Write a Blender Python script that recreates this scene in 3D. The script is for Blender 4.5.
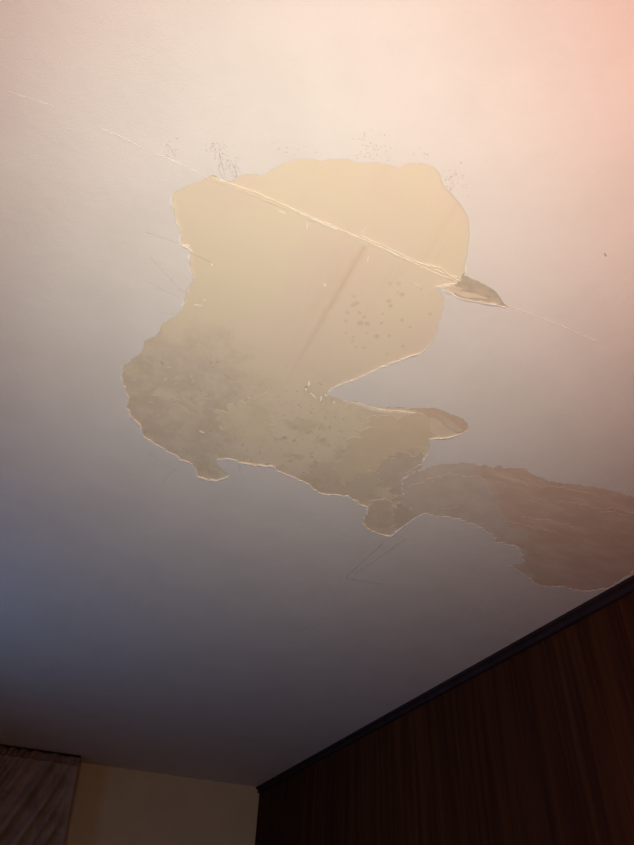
import bpy, bmesh, math, random
from mathutils import Matrix, Vector, noise
from mathutils.geometry import delaunay_2d_cdt

for o in list(bpy.data.objects):
    bpy.data.objects.remove(o, do_unlink=True)
scene = bpy.context.scene
C = scene.collection
R = math.radians

# ---------------------------------------------------------------- camera, light, exposure
H = 2.40                      # ceiling height
CAM = Vector((0.0, 0.0, 1.40))
F_PX = 632.0
EL, ROLL, YAW = 41.2, 3.0, -21.784
CM = Matrix.Rotation(R(YAW), 3, 'Z') @ Matrix.Rotation(R(90 + EL), 3, 'X') @ Matrix.Rotation(R(ROLL), 3, 'Z')
cd = bpy.data.cameras.new('camera')
cd.sensor_fit = 'VERTICAL'
cd.sensor_height = 24.0
cd.lens = 24.0 * F_PX / 845.0
cd.clip_start = 0.02
cam = bpy.data.objects.new('camera', cd)
C.objects.link(cam)
cam.matrix_world = Matrix.Translation(CAM) @ CM.to_4x4()
scene.camera = cam

w = bpy.data.worlds.new('world')
scene.world = w
w.use_nodes = True
w.node_tree.nodes['Background'].inputs['Color'].default_value = (0.35, 0.45, 0.75, 1)
w.node_tree.nodes['Background'].inputs['Strength'].default_value = 0.05

def light(name, kind, loc, rgb, radius=0.03):
    """a lamp whose watts are given per colour channel"""
    l = bpy.data.lights.new(name, kind)
    l.energy = max(rgb)
    l.color = [c / max(rgb) for c in rgb]
    if kind != 'AREA': l.shadow_soft_size = radius
    o = bpy.data.objects.new(name, l)
    C.objects.link(o)
    o.location = loc
    return o
# the torch held under the camera, pointing up at the ceiling
torch = light('torch_light', 'SPOT', (0.0, -0.01, 1.30), (36.0, 41.6, 36.2), 0.015)
torch.data.spot_size = R(80); torch.data.spot_blend = 1.0
torch.rotation_euler = (Vector((0.302, 0.770, H)) - torch.location).to_track_quat('-Z', 'Y').to_euler()
# two added point lights, fitted to the warm and reddish tint of the ceiling
light('added_warm_light', 'POINT', (-0.42, -0.02, 1.37), (24.1, 15.9, 13.9), 0.05)
light('added_red_light', 'POINT', (0.79, -0.31, 1.74), (21.6, 8.7, 5.9), 0.05)  # added to imitate reddish lens shading towards the edges
# added cool light for the blue tint by the curtain, in a made-up window
wl = light('added_cool_light', 'AREA', (-2.185, 2.33, 1.71), (1.9, 4.3, 7.9))
wl.data.shape = 'RECTANGLE'; wl.data.size = 0.75; wl.data.size_y = 0.85
wl.data.spread = R(96)
wl.rotation_euler = (0, R(-90), 0)
vs = scene.view_settings
vs.view_transform = 'Standard'; vs.look = 'None'; vs.gamma = 1.0; vs.use_curve_mapping = False
vs.exposure = 0.02

# ---------------------------------------------------------------- helpers
def cpt(px, py, z=H):
    """photo pixel -> point of the ceiling plane"""
    d = CM @ Vector((px - 317.0, -(py - 422.5), -F_PX))
    t = (z - CAM.z) / d.z
    return Vector((CAM.x + d.x * t, CAM.y + d.y * t))

def link(name, me, mat, parent=None, label=None, cat=None, kind=None, group=None):
    o = bpy.data.objects.new(name, me)
    C.objects.link(o)
    if mat: me.materials.clear(); me.materials.append(mat)
    if parent: o.parent = parent
    if label: o['label'] = label
    if cat: o['category'] = cat
    if kind: o['kind'] = kind
    if group: o['group'] = group
    return o

def mesh(name, verts, faces, smooth=False):
    me = bpy.data.meshes.new(name)
    me.from_pydata([tuple(v) for v in verts], [], faces)
    me.update()
    bm = bmesh.new(); bm.from_mesh(me)
    bmesh.ops.recalc_face_normals(bm, faces=bm.faces)
    bm.to_mesh(me); bm.free()
    if smooth:
        for p in me.polygons: p.use_smooth = True
    return me

def boxm(name, a, b, bevel=0.0):
    bm = bmesh.new()
    bmesh.ops.create_cube(bm, size=1.0)
    for v in bm.verts:
        v.co = Vector([(a[i] + b[i]) / 2 + v.co[i] * (b[i] - a[i]) for i in range(3)])
    if bevel:
        bmesh.ops.bevel(bm, geom=list(bm.edges), offset=bevel, segments=1, affect='EDGES')
    me = bpy.data.meshes.new(name)
    bm.to_mesh(me); bm.free()
    return me

class NT:
    def __init__(self, name):
        self.m = bpy.data.materials.new(name); self.m.use_nodes = True
        self.t = self.m.node_tree
        self.b = self.t.nodes['Principled BSDF']
        self.pos = self.t.nodes.new('ShaderNodeNewGeometry').outputs['Position']
    def n(self, kind, **kw):
        x = self.t.nodes.new(kind)
        for k, v in kw.items(): setattr(x, k, v)
        return x
    def l(self, a, b): self.t.links.new(a, b)
    def val(self, s, v):
        if isinstance(v, (int, float)): s.default_value = v
        elif isinstance(v, (tuple, list)): s.default_value = tuple(v) + ((1,) if len(v) == 3 and s.type == 'RGBA' else ())
        else: self.l(v, s)
    def noise(self, scale, detail=3, rough=0.5, vec=None, stretch=None):
        v = vec or self.pos
        if stretch:
            mp = self.n('ShaderNodeMapping'); self.l(v, mp.inputs['Vector'])
            mp.inputs['Scale'].default_value = stretch
            v = mp.outputs['Vector']
        x = self.n('ShaderNodeTexNoise')
        self.l(v, x.inputs['Vector'])
        x.inputs['Scale'].default_value = scale; x.inputs['Detail'].default_value = detail
        x.inputs['Roughness'].default_value = rough
        return x.outputs['Fac']
    def math(self, op, a, b=0.0, c=None):
        x = self.n('ShaderNodeMath', operation=op)
        self.val(x.inputs[0], a); self.val(x.inputs[1], b)
        if c is not None: self.val(x.inputs[2], c)
        return x.outputs[0]
    def ramp(self, f, a, b, lo=0.0, hi=1.0):
        x = self.n('ShaderNodeMapRange', interpolation_type='SMOOTHSTEP')
        self.val(x.inputs['Value'], f)
        x.inputs['From Min'].default_value = a; x.inputs['From Max'].default_value = b
        x.inputs['To Min'].default_value = lo; x.inputs['To Max'].default_value = hi
        return x.outputs['Result']
    def mix(self, f, a, b, blend='MIX'):
        x = self.n('ShaderNodeMix', data_type='RGBA', blend_type=blend)
        self.val(x.inputs['Factor'], f); self.val(x.inputs['A'], a) if False else None
        self.val(x.inputs[6], a); self.val(x.inputs[7], b)
        return x.outputs[2]
    def xyz(self):
        s = self.n('ShaderNodeSeparateXYZ'); self.l(self.pos, s.inputs[0])
        return s.outputs
    def bump(self, h, strength, dist):
        x = self.n('ShaderNodeBump')
        x.inputs['Strength'].default_value = strength; x.inputs['Distance'].default_value = dist
        self.l(h, x.inputs['Height']); self.l(x.outputs['Normal'], self.b.inputs['Normal'])
    def done(self, col, rough=0.7, spec=0.3):
        self.val(self.b.inputs['Base Color'], col)
        self.val(self.b.inputs['Roughness'], rough)
        self.b.inputs['Specular IOR Level'].default_value = spec
        return self.m

def mat_paint(name, col, var=0.04, rough=0.62):
    t = NT(name)
    k = t.noise(7, 4)
    c = t.mix(t.ramp(k, 0.35, 0.7), col, [x * (1 - var) for x in col])
    h = t.math('ADD', t.noise(420, 2), t.math('MULTIPLY', t.noise(38, 4), 1.6))
    t.bump(h, 0.3, 0.002)
    return t.done(c, rough, 0.25)
def mat_mottle(name, a, b, scale=18, bump=0.25, rough=0.85, stretch=None):
    t = NT(name)
    c = t.mix(t.ramp(t.noise(scale, 6, 0.62, stretch=stretch), 0.35, 0.68), a, b)
    t.bump(t.noise(90, 5, 0.65), bump, 0.002)
    return t.done(c, rough, 0.15)

M = {}
M['paint'] = mat_paint('ceiling_paint', (0.80, 0.775, 0.755))
M['edge'] = mat_paint('broken_paint_edge', (0.89, 0.865, 0.82))
M['tape'] = mat_mottle('joint_tape_paper', (0.88, 0.83, 0.72), (0.83, 0.74, 0.60), 60)
M['tan'] = mat_mottle('tan_paper', (0.79, 0.695, 0.535), (0.72, 0.63, 0.49), 22, 0.12)
M['orange_tan'] = mat_mottle('orange_tan_paper', (0.77, 0.66, 0.50), (0.72, 0.62, 0.48), 12, 0.12)
M['grey_tan'] = mat_mottle('grey_plaster', (0.68, 0.575, 0.44), (0.60, 0.505, 0.39), 16, 0.2)
M['pale'] = mat_mottle('pale_plaster', (0.76, 0.67, 0.545), (0.69, 0.60, 0.485), 26, 0.2)
M['grey_dark'] = mat_mottle('dark_grey_plaster', (0.65, 0.57, 0.475), (0.70, 0.61, 0.50), 30, 0.25)
M['pink'] = mat_mottle('pinkish_plaster', (0.72, 0.58, 0.46), (0.66, 0.53, 0.43), 24, 0.2)
M['skim_light'] = mat_mottle('light_skim', (0.66, 0.575, 0.50), (0.60, 0.52, 0.45), 20, 0.25)
def mat_skim():
    t = NT('old_skim')
    x, y, z = t.xyz()
    p, q = cpt(472, 462), cpt(514, 548)
    d = (q - p).normalized(); n = Vector((-d.y, d.x))
    if (cpt(580, 530) - p).dot(n) < 0: n = -n
    sd = t.math('ADD', t.math('MULTIPLY', t.math('SUBTRACT', x, p.x), n.x), t.math('MULTIPLY', t.math('SUBTRACT', y, p.y), n.y))
    sd = t.math('ADD', sd, t.math('MULTIPLY', t.math('SUBTRACT', t.noise(11, 7, 0.68), 0.5), 0.26))
    k = t.ramp(sd, -0.012, 0.03)
    light = t.mix(t.ramp(t.noise(20, 6, 0.62), 0.35, 0.68), (0.73, 0.65, 0.575), (0.67, 0.595, 0.525))
    dark = t.mix(t.ramp(t.noise(15, 7, 0.7, stretch=(0.5, 1.4, 1)), 0.38, 0.64), (0.67, 0.535, 0.44), (0.75, 0.615, 0.515))
    t.bump(t.noise(60, 6, 0.65, stretch=(0.6, 1.3, 1)), 0.35, 0.002)
    return t.done(t.mix(k, light, dark), 0.8, 0.15)
M['skim'] = mat_skim()
M['scrape'] = mat_mottle('skim_scrape', (0.78, 0.66, 0.57), (0.72, 0.60, 0.51), 40, 0.2)
M['torn'] = mat_mottle('torn_tape_backing', (0.50, 0.445, 0.36), (0.60, 0.53, 0.42), 55, 0.3)
M['crack'] = mat_mottle('hairline', (0.44, 0.40, 0.37), (0.54, 0.49, 0.46), 60, 0.0)
M['scuff'] = mat_mottle('scuff_grey', (0.64, 0.61, 0.58), (0.70, 0.67, 0.64), 60, 0.0)
M['slab'] = mat_mottle('gap_brown', (0.62, 0.50, 0.34), (0.58, 0.46, 0.30), 30)

# the paper face of the boards: tan, greyer where the face paper has torn, with stains of its own
JX, JY = 0.306, 0.573          # butt joint and long seam, metres
def mat_board():
    t = NT('drywall_paper')
    x, y, z = t.xyz()
    c = t.mix(t.ramp(t.noise(5, 4), 0.35, 0.7), (0.785, 0.705, 0.55), (0.78, 0.67, 0.56))
    # soft drag streaks across the boards
    st = t.ramp(t.noise(26, 3, 0.5, stretch=(1, 0.16, 1)), 0.55, 0.75)
    c = t.mix(t.math('MULTIPLY', st, 0.2), c, (0.70, 0.57, 0.41))
    # the butt joint: brownish band with ragged sides
    d = t.math('ABSOLUTE', t.math('ADD', t.math('SUBTRACT', x, JX), t.math('MULTIPLY', t.math('SUBTRACT', t.noise(30, 3), 0.5), 0.012)))
    band = t.ramp(d, 0.001, 0.013, 1, 0)
    band = t.math('MULTIPLY', band, t.ramp(y, JY, JY + 0.01))
    band = t.math('MULTIPLY', band, t.ramp(y, 0.72, 0.95, 1, 0))
    c = t.mix(t.math('MULTIPLY', band, 0.42), c, (0.68, 0.53, 0.39))
    # brown spots to the right of the joint
    v = t.n('ShaderNodeTexVoronoi'); v.inputs['Scale'].default_value = 46; t.l(t.pos, v.inputs['Vector'])
    sp = t.ramp(t.math('ADD', v.outputs['Distance'], t.math('MULTIPLY', t.noise(26, 3), 0.55)), 0.40, 0.56, 1, 0)
    q = cpt(388, 320)
    r2 = t.math('ADD', t.math('POWER', t.math('SUBTRACT', x, q.x), 2.0), t.math('POWER', t.math('SUBTRACT', y, q.y), 2.0))
    sp = t.math('MULTIPLY', sp, t.ramp(r2, 0.003, 0.016, 1, 0))
    c = t.mix(t.math('MULTIPLY', sp, 0.5), c, (0.62, 0.49, 0.31))
    # paper torn to a greyer ply, in ragged areas
    def blob(px, py, rx, ry, ang, soft, wob):
        q = cpt(px, py); ca, sa = math.cos(ang), math.sin(ang)
        dx, dy = t.math('SUBTRACT', x, q.x), t.math('SUBTRACT', y, q.y)
        u = t.math('DIVIDE', t.math('ADD', t.math('MULTIPLY', dx, ca), t.math('MULTIPLY', dy, sa)), rx)
        v = t.math('DIVIDE', t.math('SUBTRACT', t.math('MULTIPLY', dy, ca), t.math('MULTIPLY', dx, sa)), ry)
        r = t.math('SQRT', t.math('ADD', t.math('POWER', u, 2.0), t.math('POWER', v, 2.0)))
        r = t.math('ADD', r, t.math('MULTIPLY', t.math('SUBTRACT', t.noise(16, 7, 0.68), 0.5), wob))
        return t.ramp(r, 1 - soft, 1 + soft, 1, 0)
    m1 = blob(172, 420, 0.17, 0.30, 0.0, 0.25, 1.3)
    c = t.mix(t.math('MULTIPLY', m1, 0.9), c, t.mix(t.ramp(t.noise(22, 6, 0.65), 0.38, 0.62), (0.655, 0.57, 0.475), (0.725, 0.635, 0.52)))
    m2 = blob(345, 482, 0.10, 0.22, 0.3, 0.2, 1.2)
    c = t.mix(t.math('MULTIPLY', m2, 0.8), c, (0.68, 0.59, 0.475))
    g = t.ramp(t.noise(13, 7, 0.7), 0.50, 0.60)
    far = t.ramp(t.math('ADD', y, t.math('MULTIPLY', t.noise(7, 3), 0.25)), 1.0, 1.25)
    c = t.mix(t.math('MULTIPLY', t.math('MULTIPLY', g, far), 0.55), c, (0.64, 0.55, 0.42))
    g2 = t.ramp(t.noise(60, 5, 0.7, stretch=(1, 0.5, 1)), 0.60, 0.70)
    c = t.mix(t.math('MULTIPLY', t.math('MULTIPLY', g2, far), 0.5), c, (0.57, 0.47, 0.34))
    t.bump(t.noise(70, 5, 0.6), 0.14, 0.002)
    return t.done(c, 0.85, 0.15)
M['board'] = mat_board()

def mat_wood():
    t = NT('dark_wood_panelling')
    oi = t.n('ShaderNodeObjectInfo')
    off = t.n('ShaderNodeVectorMath', operation='ADD')
    t.l(t.pos, off.inputs[0])
    cmb = t.n('ShaderNodeCombineXYZ'); t.l(t.math('MULTIPLY', oi.outputs['Random'], 9.0), cmb.inputs['Z'])
    t.l(cmb.outputs[0], off.inputs[1])
    gr = t.noise(30, 6, 0.62, vec=off.outputs[0], stretch=(1, 1, 0.045))
    c = t.mix(t.ramp(gr, 0.30, 0.70), (0.030, 0.007, 0.002), (0.072, 0.021, 0.007))
    c = t.mix(t.math('MULTIPLY', oi.outputs['Random'], 0.45), c, (0.026, 0.009, 0.004))
    t.bump(gr, 0.12, 0.003)
    return t.done(c, 0.65, 0.06)
M['wood'] = mat_wood()
M['groove'] = mat_mottle('groove_black', (0.012, 0.005, 0.003), (0.018, 0.007, 0.004), 20)
M['trim'] = mat_mottle('dark_trim', (0.020, 0.010, 0.011), (0.030, 0.015, 0.015), 20, 0.1, 0.7)
M['beige'] = mat_paint('beige_wall_paint', (0.565, 0.51, 0.33), 0.06)
M['plain'] = mat_paint('room_wall_paint', (0.30, 0.25, 0.20), 0.05)
M['floor'] = mat_mottle('brown_carpet', (0.10, 0.07, 0.05), (0.13, 0.09, 0.065), 60, 0.4)
def mat_curtain():
    t = NT('brown_curtain_cloth')
    c = t.mix(t.ramp(t.noise(9, 5, 0.6), 0.4, 0.62), (0.31, 0.265, 0.22), (0.23, 0.195, 0.165))
    t.bump(t.noise(500, 2, stretch=(1, 1, 0.3)), 0.2, 0.002)
    return t.done(c, 0.9, 0.1)
M['curtain'] = mat_curtain()
M['curtain_head'] = mat_mottle('curtain_heading', (0.22, 0.165, 0.13), (0.16, 0.12, 0.10), 30)
M['white_frame'] = mat_mottle('added_window_white', (0.7, 0.7, 0.7), (0.65, 0.65, 0.65), 10)
t = NT('window_glass'); t.b.inputs['Transmission Weight'].default_value = 1.0
M['glass'] = t.done((0.9, 0.95, 1.0), 0.05)

# ---------------------------------------------------------------- room shell
XR, XL, YB, YF = 1.649, -2.10, 4.860, -2.10
T = 0.0022                     # paint build-up over the boards
BT = 0.0125
struct = dict(kind='structure')
link('floor', boxm('floor', (XL - .1, YF - .1, -.1), (XR + .1, YB + .1, 0)), M['floor'], label='brown carpeted floor of the room', **struct)
link('wall_back', boxm('wall_back', (XL - .1, YB, 0), (XR + .1, YB + .1, H + .1)), M['beige'],
     label='plain beige painted wall between the curtain and the dark panelling', **struct)
link('wall_front', boxm('wall_front', (XL - .1, YF - .1, 0), (XR + .1, YF, H + .1)), M['plain'], label='plain painted wall behind the viewer', **struct)
# left wall around an opening made for the added cool light
wy0, wy1, wz0, wz1 = 1.85, 2.81, 1.26, 2.16
vs_, fs_ = [], []
def addbox(a, b):
    i = len(vs_)
    for zz in (a[2], b[2]):
        for (xx, yy) in ((a[0], a[1]), (b[0], a[1]), (b[0], b[1]), (a[0], b[1])):
            vs_.append((xx, yy, zz))
    fs_.extend([[i + k for k in q] for q in ((0, 1, 2, 3), (4, 5, 6, 7), (0, 1, 5, 4), (1, 2, 6, 5), (2, 3, 7, 6), (3, 0, 4, 7))])
addbox((XL - .1, YF, 0), (XL, wy0, H)); addbox((XL - .1, wy1, 0), (XL, YB, H))
addbox((XL - .1, wy0, 0), (XL, wy1, wz0)); addbox((XL - .1, wy0, wz1), (XL, wy1, H))
link('wall_left', mesh('wall_left', vs_, fs_), M['plain'], label='plain painted side wall with an added window', **struct)
vs_, fs_ = [], []
fw = .05
addbox((XL - .07, wy0, wz0), (XL - .02, wy1, wz0 + fw)); addbox((XL - .07, wy0, wz1 - fw), (XL - .02, wy1, wz1))
addbox((XL - .07, wy0, wz0 + fw), (XL - .02, wy0 + fw, wz1 - fw)); addbox((XL - .07, wy1 - fw, wz0 + fw), (XL - .02, wy1, wz1 - fw))
link('added_window_1', mesh('added_window_frame', vs_, fs_), M['white_frame'], label='unseen white framed window added in the side wall for the cool light', **struct)  # unseen window, added to hold the cool light

# ---------------------------------------------------------------- outlines traced on the photograph
MAIN = [(172.3,196.2),(177.9,189.6),(189.5,184.6),(199.4,181.3),(207.7,176.4),(213,174.5),(224,179.5),(234,179.7),(240.8,174.7),(255.7,173),(262.3,175.7),
 (272,169.7),(285.5,162.5),(298.7,158.8),(310,158.5),(320,160),(333,158),(346.4,158),(356.4,161.5),(376,162),(389.5,164),(397.7,167.4),
 (409.3,163),(422.6,162.5),(434,167),(440.8,174.7),(444,186.3),(452.4,194.6),(462.3,206),(468.3,217.7),(469,239.3),(465.6,262.5),
 (464,275.7),(457,284),(442.5,285.6),(435,286.3),(440.8,290.6),(444.8,298.9),(442.5,310.5),(438.4,325),(435.8,335),(429,345),(422.5,351.5),
 (406,357.5),(379.5,368),(356.3,378),(339.7,384.6),(329.8,389.5),(329,394.5),(343,399.5),(359.6,401.8),(376,407),(382.8,406),(399.4,406.8),
 (416,407.8),(432.5,406.8),(445.7,411),(462.3,417.7),(468.6,426),(462.3,432.8),(445.7,437.6),(430.8,438.2),(429,442.5),(430.8,450.8),
 (424,459),(421.5,467.4),(412.6,473),(404.3,477.3),(402,485.6),(405,500),(412,508),(423.9,511.6),(415.8,517.4),(400.7,528),(390.6,535.5),(378,533),
 (367.9,528),(363.6,520.4),(367.9,512.8),(367.9,507.3),(362.8,505.2),(355.2,500.2),(347.7,496.4),(337.6,494.6),(330,494.3),(318,492),
 (308.7,484),(295.5,477.3),(282,472.5),(272,466),(255.7,464.7),(242.5,462.4),(232.5,459.3),(221,458.4),(216.6,460.8),(221,467.4),
 (228.2,473.5),(222.6,478.5),(209.3,479.6),(197.8,476),(196.8,470.7),(192.8,464.5),(181,459),(169.6,451.5),(153,442.5),(143,435),
 (141.5,425),(131.5,416),(127.2,406),(128.2,394.5),(123.2,383),(122.6,368),(130,360.5),(142,351),(144.8,341),(155,336),(164.6,322),
 (181,311.5),(183.5,300.5),(187.8,289),(192.8,279),(190,265.8),(189.5,249.5),(181,243.5),(180.5,229),(174.6,216)]
FLAP = [(464,275.2),(470,277.5),(479,281),(488,286),(495.5,291),(500,297),(503.5,302.5),(509.5,307.2),(502,305.6),(495.5,303.8),(475.6,300.8),(460,297.6),(451,293),(443,288),(452,284)]
SECOND = [(405,500),(402,486),(405,477),(414,472),(424,467.5),(444,463),(470,462.5),(493.5,465.8),(520,468),(533,473),(546.5,479.7),(566.4,483),(589.6,486.3),
 (609.4,490),(634,496),(668,506),(690,522),(680,536),(655,556),(627,576),(608,587),(589.6,590.2),(576,589.6),(559.8,585.6),(546.5,586.5),(533,580.7),(524,573),
 (511,565.5),(523,562.5),(520,551),(516.7,546),(500,541.6),(490,532.6),(473.7,524),(457,519),(440.6,516.8),(430.6,513.5),(423.9,512.3),(412,509)]

rnd = random.Random(7)
def rough(pts, step=0.005, amp=0.10, seed=1, closed=True, smooth=True):
    """photo outline -> ceiling points, Catmull-Rom smoothed and roughened like torn paint"""
    P = [cpt(*p) for p in pts]
    n = len(P); out = []
    rng = range(n if closed else n - 1)
    for i in rng:
        if closed: p0, p1, p2, p3 = P[i - 1], P[i], P[(i + 1) % n], P[(i + 2) % n]
        else: p0, p1, p2, p3 = P[max(i - 1, 0)], P[i], P[i + 1], P[min(i + 2, n - 1)]
        L = (p2 - p1).length
        k = max(2, int(L / step))
        m1 = (p2 - p0) * 0.35; m2 = (p3 - p1) * 0.35
        if m1.length > L: m1 *= L / m1.length
        if m2.length > L: m2 *= L / m2.length
        for j in range(k):
            t = j / k; a = 2*t**3 - 3*t**2 + 1; b = t**3 - 2*t**2 + t; c = -2*t**3 + 3*t**2; d = t**3 - t**2
            q = p1 * a + m1 * b + p2 * c + m2 * d
            e = Vector((q.x, q.y, seed * 3.1))
            s = amp * 0.02 * (1 + 1.6 * max(0.0, min(1.0, (q.y - 0.75) / 0.25)))
            q = q + Vector((noise.noise(e * 60), noise.noise(e * 60 + Vector((9, 9, 9))))) * s + \
                Vector((noise.noise(e * 170), noise.noise(e * 170 + Vector((5, 5, 5))))) * s * 0.6 + \
                Vector((noise.noise(e * 24), noise.noise(e * 24 + Vector((3, 3, 3))))) * max(0.0, s - 0.004)
            out.append(q)
    if not closed: out.append(P[-1])
    return out

def inside(p, poly):
    r = False; j = len(poly) - 1
    for i in range(len(poly)):
        a, b = poly[i], poly[j]
        if (a.y > p.y) != (b.y > p.y) and p.x < (b.x - a.x) * (p.y - a.y) / (b.y - a.y) + a.x:
            r = not r
        j = i
    return r

holes = [rough(MAIN, 0.003, 0.10, 1), rough(FLAP, 0.003, 0.06, 2), rough(SECOND, 0.005, 0.18, 3)]

def plate(poly, z0, z1):
    """solid plate on the ceiling: face at z0 (lower), sides up to z1"""
    n = len(poly)
    vv = [(p.x, p.y) for p in poly]
    r = delaunay_2d_cdt([Vector(v) for v in vv], [(i, (i + 1) % n) for i in range(n)], [], 0, 1e-6)
    V, Fc = r[0], r[2]
    bm = bmesh.new()
    bv = [bm.verts.new((v.x, v.y, z0)) for v in V]
    for f in Fc:
        c = sum((V[i] for i in f), Vector((0, 0))) / len(f)
        if inside(c, poly):
            try: bm.faces.new([bv[i] for i in f])
            except ValueError: pass
    finish_plate(bm, z1)
    return bm
def finish_plate(bm, z1):
    bmesh.ops.delete(bm, geom=[v for v in bm.verts if not v.link_faces], context='VERTS')
    be = [e for e in bm.edges if len(e.link_faces) == 1]
    ex = bmesh.ops.extrude_edge_only(bm, edges=be)
    for v in ex['geom']:
        if isinstance(v, bmesh.types.BMVert): v.co.z = z1
    bmesh.ops.recalc_face_normals(bm, faces=bm.faces)
    low = min(v.co.z for v in bm.verts)
    for f in bm.faces:
        if all(abs(v.co.z - low) < 1e-6 for v in f.verts) and f.normal.z > 0: f.normal_flip()
def tomesh(bm, name):
    me = bpy.data.meshes.new(name); bm.to_mesh(me); bm.free(); return me

# ---------------------------------------------------------------- ceiling: slab > boards, paint coat, residues, tape, flakes, cracks
ceiling = link('ceiling', boxm('ceiling', (XL - .1, YF - .1, H + BT), (XR + .1, YB + .1, H + .12)), M['slab'],
               label='white painted ceiling with a large peeled water-damaged patch', **struct)
g = 0.0001
for a, b in (((XL, YF), (XR, JY - g)), ((XL, JY + g), (JX - g, 2.2)), ((JX + g, JY + g), (XR, 2.2)), ((XL, 2.2 + g), (XR, YB))):
    link('drywall_board', boxm('drywall_board', (a[0], a[1], H), (b[0], b[1], H + BT)), M['board'], ceiling, label='bare tan paper-faced ceiling board')

# paint coat with torn openings
pts = [Vector((XL, YF)), Vector((XR, YF)), Vector((XR, YB)), Vector((XL, YB))]
edges = [(0, 1), (1, 2), (2, 3), (3, 0)]
for h in holes:
    b0 = len(pts)
    pts += h
    edges += [(b0 + i, b0 + (i + 1) % len(h)) for i in range(len(h))]
for i in range(1, 14):         # a loose scatter of vertices keeps the triangles compact
    for j in range(1, 24):
        pts.append(Vector((XL + (XR - XL) * i / 14 + 0.011 * ((j * 7) % 5), YF + (YB - YF) * j / 24 + 0.013 * ((i * 5) % 7))))
r = delaunay_2d_cdt(pts, edges, [], 0, 1e-6)
bm = bmesh.new()
V = r[0]
bv = [bm.verts.new((v.x, v.y, H - T)) for v in V]
for f in r[2]:
    c = sum((V[i] for i in f), Vector((0, 0))) / len(f)
    if not any(inside(c, h) for h in holes):
        try: bm.faces.new([bv[i] for i in f])
        except ValueError: pass
bmesh.ops.delete(bm, geom=[v for v in bm.verts if not v.link_faces], context='VERTS')
# boundary loops of the openings, for the curled rim
loops = []
seen = set()
nxt = {}
for e in bm.edges:
    if len(e.link_faces) == 1:
        m = (e.verts[0].co + e.verts[1].co) / 2
        if abs(m.x - XL) < 1e-3 or abs(m.x - XR) < 1e-3 or abs(m.y - YF) < 1e-3 or abs(m.y - YB) < 1e-3: continue
        for v in e.verts: nxt.setdefault(v, []).append(e)
for v in list(nxt):
    if v in seen: continue
    lp = [v]; seen.add(v); cur = v
    while True:
        go = None
        for e in nxt[cur]:
            o = e.other_vert(cur)
            if o not in seen: go = o; break
        if not go: break
        seen.add(go); lp.append(go); cur = go
    if len(lp) > 20: loops.append([Vector((q.co.x, q.co.y)) for q in lp])
finish_plate(bm, H)
link('paint_coat', tomesh(bm, 'paint_coat'), M['paint'], ceiling, label='thick off-white ceiling paint with torn edges')

# curled lips of paint along the torn edge, split where the edge lies flat
for li, lp in enumerate(loops):
    n = len(lp)
    prof = []
    for i in range(n):
        tg = lp[(i + 2) % n] - lp[i - 2]
        if tg.length < 1e-9: tg = Vector((1, 0))
        tg.normalize()
        nin = Vector((-tg.y, tg.x))               # into the opening
        p = lp[i]
        ins = [any(inside(p + nin * f, h) for h in holes) for f in (0.0025, -0.0025)]
        if ins[1] and not ins[0]: nin = -nin
        k = noise.noise(Vector((p.x * 14, p.y * 14, 4.2 + li))) * 0.9 + noise.noise(Vector((p.x * 60, p.y * 60, 1))) * 0.5
        k = k + 0.55 * max(0, -nin.y) - 0.9 * max(0, nin.y)
        sec = inside(p + nin * 0.008, holes[2]) and not inside(p + nin * 0.008, holes[0])
        d = max(0.0, min(1.0, k)) * (0.0007 if sec else 0.0028)
        if ins[0] == ins[1]: d = 0.0
        prof.append((p, nin, d))
    start = next((i for i in range(n) if prof[i][2] < 0.0002), 0)
    run = []
    def flush(run):
        if len(run) < 4: return
        vv, ff = [], []
        for (p, nin, d) in run:
            for (o, z) in ((-0.0035 - d, H - T + 0.0003), (-0.0012, H - T - d * 0.7), (0.0008, H - T - d), (0.0012, H - T - d * 0.7), (0.0003, H - T + 0.0006)):
                q = p + nin * o
                vv.append((q.x, q.y, z))
        for i in range(len(run) - 1):
            for j in range(4):
                ff.append((i * 5 + j, i * 5 + j + 1, i * 5 + 6 + j, i * 5 + 5 + j))
        link('paint_lip', mesh('paint_lip', vv, ff), M['edge'], ceiling)
    for i in range(n + 1):
        q = prof[(start + i) % n]
        if run and ((run[-1][0] - q[0]).length > 0.012 or run[-1][1].dot(q[1]) < -0.2):
            flush(run); run = []
        if q[2] >= 0.0002: run.append(q)
        else:
            flush(run); run = []
    flush(run)

# plies of paper and plaster left inside the openings (between board and paint)
def residue(name, px, th, mat, amp=0.2, seed=5, label=None):
    return link(name, tomesh(plate(rough(px, 0.006, amp, seed), H - th, H), name), M[mat], ceiling, label=label)
residue('plaster_residue', [(153.3,389.5),(160,387),(172,390),(183,396),(190,404),(177.4,402),(163.3,396.5)], 0.0003, 'pale', 0.5, 12)
residue('plaster_residue', [(166,410),(180,405),(190,410),(184,417),(170,418)], 0.00035, 'pale', 0.6, 13)
residue('paper_layer', [(200,398),(207,401),(214,410),(217,420),(209,416),(203,406)], 0.0004, 'grey_dark', 0.35, 14)
residue('paper_layer', [(216,416),(224,409),(249,401),(269,394.5),(270,416),(273,442.5),(265.6,445),(242.5,437),(222.6,429)], 0.0005, 'tan', 0.4, 15, 'raised tan tongue of face paper')
residue('paper_layer', [(335,473),(337.7,458),(352,443),(362,426),(375,416),(395.7,415),(426,420),(431,438),(418.4,448),(395.7,454.4),(380.6,460.7),(370.5,475),(350,480)], 0.0004, 'orange_tan', 0.5, 17, 'orange-tan ply of face paper')
residue('plaster_residue', [(372,470),(385.6,458),(405.8,453),(425,455),(420,472),(406,480),(402.8,493.5),(405.3,508),(420,511),(424,513),(398,530),(393,522),(396,510),(392,496),(383,484)], 0.0006, 'grey_dark', 0.5, 18, 'dark grey plaster along the lower tail')
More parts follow.
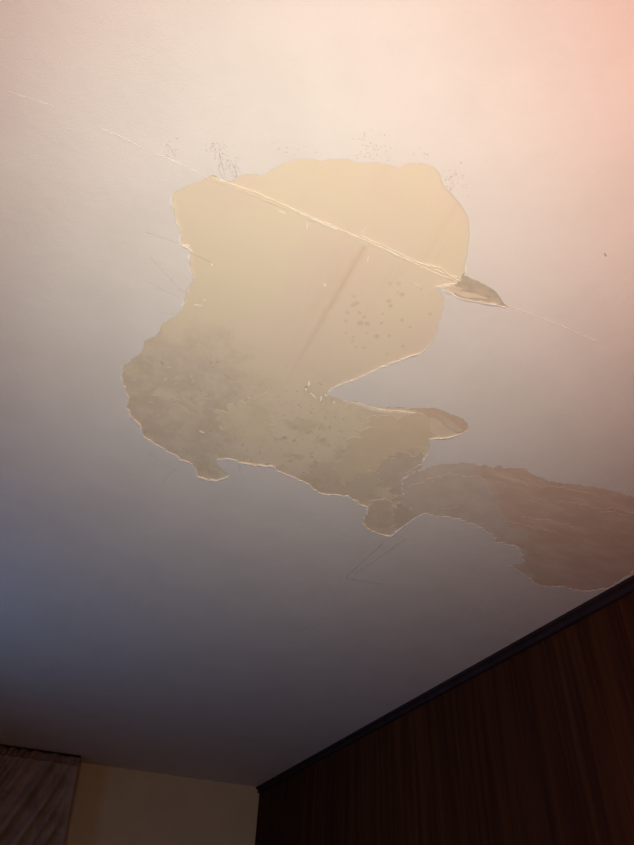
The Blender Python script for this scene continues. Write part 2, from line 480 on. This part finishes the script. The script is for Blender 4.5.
residue('plaster_residue', [(365,507),(372,503),(380,498),(389,500),(394,512),(392,524),(384,529),(372,525),(366,518)], 0.0007, 'pale', 0.3, 19)
residue('paper_layer', [(350,400),(368,404.5),(395.7,407.5),(421,411.2),(433,418),(450,428),(461,434),(472,427),(450,409),(431,404),(403,402)], 0.0013, 'pink', 0.15, 20, 'pinkish curled ply on the right lobe')
residue('paper_layer', [(343,400.5),(360,402.8),(380,409),(400,410.5),(415,413),(400,412.6),(378,411.5),(358,405)], 0.0018, 'tape', 0.05, 21)
residue('paper_layer', [(437,414),(450,420),(462,430),(456,431),(444,423)], 0.0017, 'pale', 0.1, 22)
# second, shallower opening
residue('skim_coat', [(404,508),(400,496),(400,483),(404,475),(412,468),(444,455),(470,455),(500,458),(540,468),(640,488),(700,510),(700,535),(650,565),(612,592),(545,594),(500,570),(485,540),(450,526),(425,518)],
        0.0012, 'skim', 0.15, 24, 'grey-brown old skim coat bared in the shallow opening by the panelled wall')
def scrape(a, b, wd, seed):
    (x0, y0), (x1, y1) = a, b
    m = ((x0 + x1) / 2, (y0 + y1) / 2 - 1.2)
    strip('skim_scrape', [a, m, b], jag(wd * 0.3, wd, seed, 0.7), lambda u, i: H - 0.0015, 'scrape', 300 + seed, thick=0.0004, amp=0.25)
residue('torn_tape_backing', [(453,287),(459,281),(466,272),(500,284),(515,308),(495,310),(462,303),(455,294)], 0.0003, 'torn', 0.1, 41, 'grey-brown torn backing at the right end of the seam')
residue('torn_tape_backing', [(455,292),(470,292.5),(482,296),(490,299),(478,297.5),(462,296)], 0.0006, 'pale', 0.08, 42)
residue('torn_tape_backing', [(443,288),(452,286),(462,288),(456,292),(449,291)], 0.0012, 'pale', 0.08, 43)

# strips that run along a photo polyline
def strip(name, px, wfun, zfun, mat, seed, parent=ceiling, thick=0.0004, label=None, kind=None, step=0.004, amp=0.05):
    P = rough(px, step, amp, seed, closed=False)
    vv, ff = [], []
    n = len(P)
    for i in range(n):
        tg = (P[min(i + 1, n - 1)] - P[max(i - 1, 0)])
        if tg.length < 1e-9: tg = Vector((1, 0))
        tg.normalize(); nn = Vector((-tg.y, tg.x))
        u = i / max(1, n - 1)
        wd = wfun(u, i) / 2
        z = zfun(u, i)
        for (s, dz) in ((-1, thick), (-0.5, 0), (0.5, 0), (1, thick)):
            q = P[i] + nn * s * wd
            vv.append((q.x, q.y, z + dz))
    for i in range(n - 1):
        for j in range(3):
            ff.append((i * 4 + j, i * 4 + j + 1, i * 4 + 5 + j, i * 4 + 4 + j))
    return link(name, mesh(name, vv, ff), M[mat], parent, label=label, kind=kind)
rr = random.Random(3)
def jag(lo, hi, sd, f=0.35):
    return lambda u, i: (lo + (hi - lo) * max(0.0, min(1.0, 0.5 + 0.9 * noise.noise(Vector((i * f, sd * 7.7, 0)))))) * min(1.0, 12 * u + 0.25, 12 * (1 - u) + 0.25)
SEAM = [(212,177.5),(232,184),(255,192),(280,203),(300,212),(318,220),(340,229),(362,238.5),(385,249),(410,261),(435,272.5),(458,281.5)]
strip('joint_tape', SEAM, jag(0.0005, 0.0032, 1), lambda u, i: H - 0.0016 - 0.0006 * math.sin(i * .7), 'tape', 51, thick=0.0014, label='frayed pale joint tape along the seam', amp=0.08)
strip('joint_tape', [(213,180),(235,188),(262,199),(290,211)], jag(0.0008, 0.003, 2), lambda u, i: H - 0.0009, 'orange_tan', 52, amp=0.06)
strip('joint_tape', [(362,236),(390,248),(412,259),(440,271),(462,279)], jag(0.0004, 0.0026, 3), lambda u, i: H - 0.0022, 'edge', 53, thick=0.001, amp=0.07)
strip('joint_tape', [(425,264),(440,268),(450,275),(461,281)], jag(0.0004, 0.0022, 4), lambda u, i: H - 0.0025, 'tape', 54, thick=0.002, amp=0.08)
strip('joint_tape', [(300,213),(320,222),(338,229)], jag(0.0008, 0.0035, 5), lambda u, i: H - 0.0024, 'edge', 55, thick=0.001, amp=0.07)
strip('joint_tape', [(434,287),(446,284),(458,283)], jag(0.001, 0.003, 6), lambda u, i: H - 0.002, 'tape', 56, thick=0.001)
# the seam showing through the paint on either side of the opening
zr = lambda u, i: H - T - 0.0004
strip('seam_ridge', [(8,91),(40,101),(55,106)], jag(0.001, 0.0022, 7), zr, 'paint', 57, thick=0.0005)
strip('seam_ridge', [(98,126),(120,136),(143,147)], jag(0.001, 0.0024, 8), zr, 'paint', 58, thick=0.0005)
strip('seam_ridge', [(155,153),(180,163),(200,173),(208,177)], jag(0.001, 0.0022, 9), zr, 'paint', 59, thick=0.0005)
strip('seam_ridge', [(512,307),(530,313),(560,325),(602,343)], jag(0.0008, 0.0020, 10), zr, 'paint', 60, thick=0.0005)

for k, (a, b, wd) in enumerate([((408,488),(450,472),.003), ((452,475),(486,479),.003), ((420,515),(458,507),.006), ((494,475),(545,488),.004), ((545,486),(600,496),.004),
        ((494,481),(508,487),.006), ((528,500),(537,502),.008), ((535,553),(545,549),.008), ((508,567),(530,577),.006), ((560,501),(630,516),.003), ((520,516),(575,527),.003), ((500,520),(560,534),.002), ((600,508),(634,512),.003)]):
    scrape(a, b, wd, k)
# loose flakes of paint still hanging on
def flake(px, a, L, wd, droop, seed, mat='edge'):
    rq = random.Random(seed)
    p = cpt(*px); u = Vector((math.cos(a), math.sin(a))); v = Vector((-u.y, u.x))
    vv, ff = [], []
    n = 5
    for i in range(n):
        s = i / (n - 1)
        ww = wd * (1 - 0.7 * abs(s - 0.4)) * rq.uniform(0.7, 1.2)
        c = p + u * (s - 0.5) * L + v * rq.uniform(-1, 1) * wd * 0.2
        z = H - 0.0006 - droop * s * s
        for sd in (-1, 1):
            q = c + v * sd * ww / 2
            vv.append((q.x, q.y, z - (droop * 0.25 if sd > 0 else 0)))
    for i in range(n - 1): ff.append((2 * i, 2 * i + 1, 2 * i + 3, 2 * i + 2))
    m = len(vv)
    vv += [(x, y, z + 0.0004) for x, y, z in vv]
    ff += [tuple(m + k for k in reversed(f)) for f in ff]
    ff += [(0, 1, m + 1, m), (m - 2, m - 1, 2 * m - 1, 2 * m - 2)]
    for i in range(n - 1):
        ff += [(2 * i, 2 * i + 2, m + 2 * i + 2, m + 2 * i), (2 * i + 1, 2 * i + 3, m + 2 * i + 3, m + 2 * i + 1)]
    link('paint_flake', mesh('paint_flake', vv, ff), M[mat], ceiling)
for k, (px, a, L, wd, dr) in enumerate([((309,383),1.2,.012,.004,.003),((306,389),.4,.005,.003,.002),((313,395),.45,.018,.003,.002),((321,398),1.3,.011,.005,.003),((334,402),.6,.008,.004,.002),
        ((326,395),.2,.008,.003,.002),((186,245),-.5,.016,.003,.002),((191,250),0,.006,.003,.001),((212,264),1.5,.006,.003,.002),((188,290),1.0,.008,.002,.001),((198,305),-.3,.016,.002,.001),((205,300),-.3,.006,.003,.001),
        ((202,431.5),.1,.014,.005,.002),((307,226),1.3,.012,.002,.002),((364,230),1.7,.012,.002,.002),((368,259),1.3,.012,.002,.001),((325,285),.6,.007,.003,.001),((282,212),.0,.012,.002,.001),((417,284),.1,.012,.002,.001),
        ((223,180),-.2,.010,.003,.002),((365,508),.2,.012,.004,.001),((468,424),-.9,.02,.003,.002)]):
    flake(px, a, L, wd, dr, 100 + k)
flake((224,177.5), -.35, .016, .006, .001, 140, 'pale')
flake((217,175.5), -.35, .016, .006, .001, 141, 'torn')

# hairline cracks and scuffs on the paint
def crack(px, wd=0.0007, mat='crack', seed=1):
    strip('hairline_crack' if mat == 'crack' else 'scuff_mark', px, jag(wd * 0.3, wd, seed, 0.8), lambda u, i: H - T - 0.00025, mat, 200 + seed, thick=0.0002, step=0.003, amp=0.04)
CR = [[(145,231),(165,238),(181,243)], [(150,256),(165,272),(185,292)], [(148,280),(165,290),(180,297)], [(153,306),(165,313),(180,312)], [(182,250),(200,256),(215,264)],
      [(219,148),(221,160),(226,178)], [(222,160),(219,168),(222,176),(230,181),(236,177),(236,168),(233,163)], [(168,143),(172,150),(177,158)],
      [(240,463),(240,473)], [(163,482),(168,475),(176,468)], [(158,503),(164,504)], [(560,586),(568,590),(574,592)], [(139,146),(142,148)], [(604,252),(606,256)]]
for k, c in enumerate(CR): crack(c, 0.0009 if k not in (13, 14) else 0.004, 'crack', k)
for k, c in enumerate([[(345,577),(360,563),(385,540)], [(354,574),(380,556),(408,536)], [(345,577),(360,580),(385,584)], [(510,566),(525,577),(540,584)], [(150,452),(160,462),(172,465)]]):
    crack(c, 0.003 if k > 2 else 0.007, 'scuff', 40 + k)
# crazing: many tiny cracks nobody could count
def crazing(regions):
    vv, ff = [], []
    rq = random.Random(21)
    for (cx, cy, rx, ry, n) in regions:
        for _ in range(n):
            px, py = cx + rq.gauss(0, .5) * rx, cy + rq.gauss(0, .5) * ry
            p = cpt(px, py)
            if any(inside(p, h) for h in holes): continue
            a = rq.uniform(0, 6.28); L = rq.uniform(.001, .0035)
            u = Vector((math.cos(a), math.sin(a))) * L; v = Vector((-u.y, u.x)).normalized() * rq.uniform(.0002, .00045)
            b0 = len(vv)
            for q in (p - u, p - v, p + u, p + v): vv.append((q.x, q.y, H - T - 0.0002))
            vv.append((p.x, p.y, H - T - 0.0004))
            ff.extend([(b0, b0 + 1, b0 + 4), (b0 + 1, b0 + 2, b0 + 4), (b0 + 2, b0 + 3, b0 + 4), (b0 + 3, b0, b0 + 4)])
    link('paint_crazing', mesh('paint_crazing', vv, ff), M['crack'], ceiling, kind='stuff', label='fine dotted crazing in the paint above the patch')
crazing([(222,158,10,16,44), (236,170,6,12,40), (214,147,14,6,26), (229,163,4,5,16), (172,150,8,10,12), (370,148,18,18,46), (424,155,8,8,10), (448,182,8,14,36), (460,178,10,16,26), (300,150,30,10,10)])

# small torn chips of paper and plaster inside the peeled patch, too many and small to pick apart
def chips(name, mat, regions, seed, z):
    vv, ff = [], []
    rq = random.Random(seed)
    for (cx, cy, rx, ry, n, size) in regions:
        for _ in range(n):
            p = cpt(cx + rq.uniform(-1, 1) * rx, cy + rq.uniform(-1, 1) * ry)
            if not inside(p, holes[0]): continue
            a0 = rq.uniform(0, 6.28); sz = size * rq.uniform(0.4, 1.2); el = rq.uniform(0.35, 0.8); b0 = len(vv)
            m = 9
            for j in range(m):
                a = 6.2832 * j / m; r = sz * rq.uniform(0.5, 1.1)
                dx, dy = math.cos(a) * r, math.sin(a) * r * el
                vv.append((p.x + dx * math.cos(a0) - dy * math.sin(a0), p.y + dx * math.sin(a0) + dy * math.cos(a0), H))
            vv.append((p.x, p.y, H - z))
            ff.extend([(b0 + j, b0 + (j + 1) % m, b0 + m) for j in range(m)])
    link(name, mesh(name, vv, ff), M[mat], ceiling, kind='stuff')
chips('paper_chips', 'tan', [(170,360,40,30,24,.007), (200,420,50,40,34,.008), (290,440,60,40,40,.008), (390,470,30,50,16,.006)], 61, 0.00025)
chips('plaster_chips', 'grey_tan', [(190,385,40,25,22,.007), (270,450,60,25,44,.008), (350,440,50,40,30,.006), (300,400,40,20,18,.005)], 62, 0.0002)
chips('stain_chips', 'orange_tan', [(320,330,40,40,8,.004), (300,420,50,30,24,.006), (410,420,40,10,14,.006)], 63, 0.00022)

# ---------------------------------------------------------------- panelled wall on the right
wr = link('wall_right', boxm('wall_right', (XR + .012, YF - .1, 0), (XR + .1, YB, H + .1)), M['groove'],
          label='dark reddish-brown wood panelled wall under the ceiling', **struct)
y = YF
rp = random.Random(5)
widths = [0.20, 0.12, 0.27, 0.16, 0.22]
k = 0
while y < YB - 0.02:
    y2 = min(y + widths[k % 5], YB)
    link('plank', boxm('plank', (XR, y + .001, 0.0), (XR + .014, y2 - .001, H - .012), 0.0015), M['wood'], wr)
    y = y2; k += 1
# moulding between panelling and ceiling
prof = [(0.0, 0.0), (0.028, 0.0), (0.028, 0.009), (0.023, 0.012), (0.016, 0.015), (0.012, 0.020), (0.012, 0.024), (0.015, 0.026), (0.015, 0.031), (0.010, 0.034), (0.0, 0.034)]
vv, ff = [], []
for yy in (YF, YB):
    for (pr, dr) in prof: vv.append((XR - pr, yy, H - T - 0.0003 - dr))
n = len(prof)
ff = [(i, (i + 1) % n, n + (i + 1) % n, n + i) for i in range(n)] + [tuple(range(n)), tuple(range(2 * n - 1, n - 1, -1))]
link('trim_1', mesh('trim_1', vv, ff), M['trim'], label='dark moulding where the panelled wall meets the ceiling', **struct)

# ---------------------------------------------------------------- curtain at the back wall
CY = 4.68
cx1, cx0 = 0.368, -1.10
ZT, ZB = H - T - 0.012, 0.05
cur = bpy.data.objects.new('curtain', None)
C.objects.link(cur)
cur.location = (cx1 - 0.4, CY, ZB)
cur['label'] = 'dark brown curtain with slanting folds beside the beige wall'
cur['category'] = 'curtain'
def cloth(name, z0, z1, nz, mat, y_off=0.0, amp=1.0):
    nx = 260
    vv, ff = [], []
    for j in range(nz + 1):
        z = z0 + (z1 - z0) * j / nz
        dr = H - z
        for i in range(nx + 1):
            x = cx0 + (cx1 - cx0) * i / nx
            edge = min(1.0, max(0.0, (cx1 - x) / 0.13)); edge = edge * edge * (3 - 2 * edge)
            ph = x + 0.42 * min(dr, 0.9)
            f = (1 - 2 * abs(math.sin(ph * 36 + 0.9 * math.sin(ph * 15)))) * 0.8 + math.sin(ph * 97 + 2) * 0.25 + 0.5 * noise.noise(Vector((ph * 14, z * 1.5, 3)))
            a = (0.014 + 0.030 * min(1, dr / 0.2)) * edge + 0.003
            xx = x + (0.075 * min(dr, 0.9)) * max(0, 1 - (cx1 - x) / 0.3)
            vv.append((xx - cur.location.x, CY + y_off + f * a * amp - cur.location.y, z - cur.location.z))
    for j in range(nz):
        for i in range(nx):
            q = j * (nx + 1) + i
            ff.append((q, q + 1, q + nx + 2, q + nx + 1))
    me = mesh(name, vv, ff, True)
    o = link(name, me, M[mat], cur)
    s = o.modifiers.new('thickness', 'SOLIDIFY'); s.thickness = 0.002
    return o
cloth('cloth', ZB, ZT, 60, 'curtain')
cloth('heading_tape', ZT - 0.045, ZT + 0.001, 4, 'curtain_head', -0.004, 1.0)
link('curtain_rail', boxm('curtain_rail', (cx0 - .05, CY - .012, ZT), (cx1 + .004, CY + .012, H - T), 0.002), M['trim'],
     label='thin dark rail on the ceiling carrying the brown curtain', cat='rail')
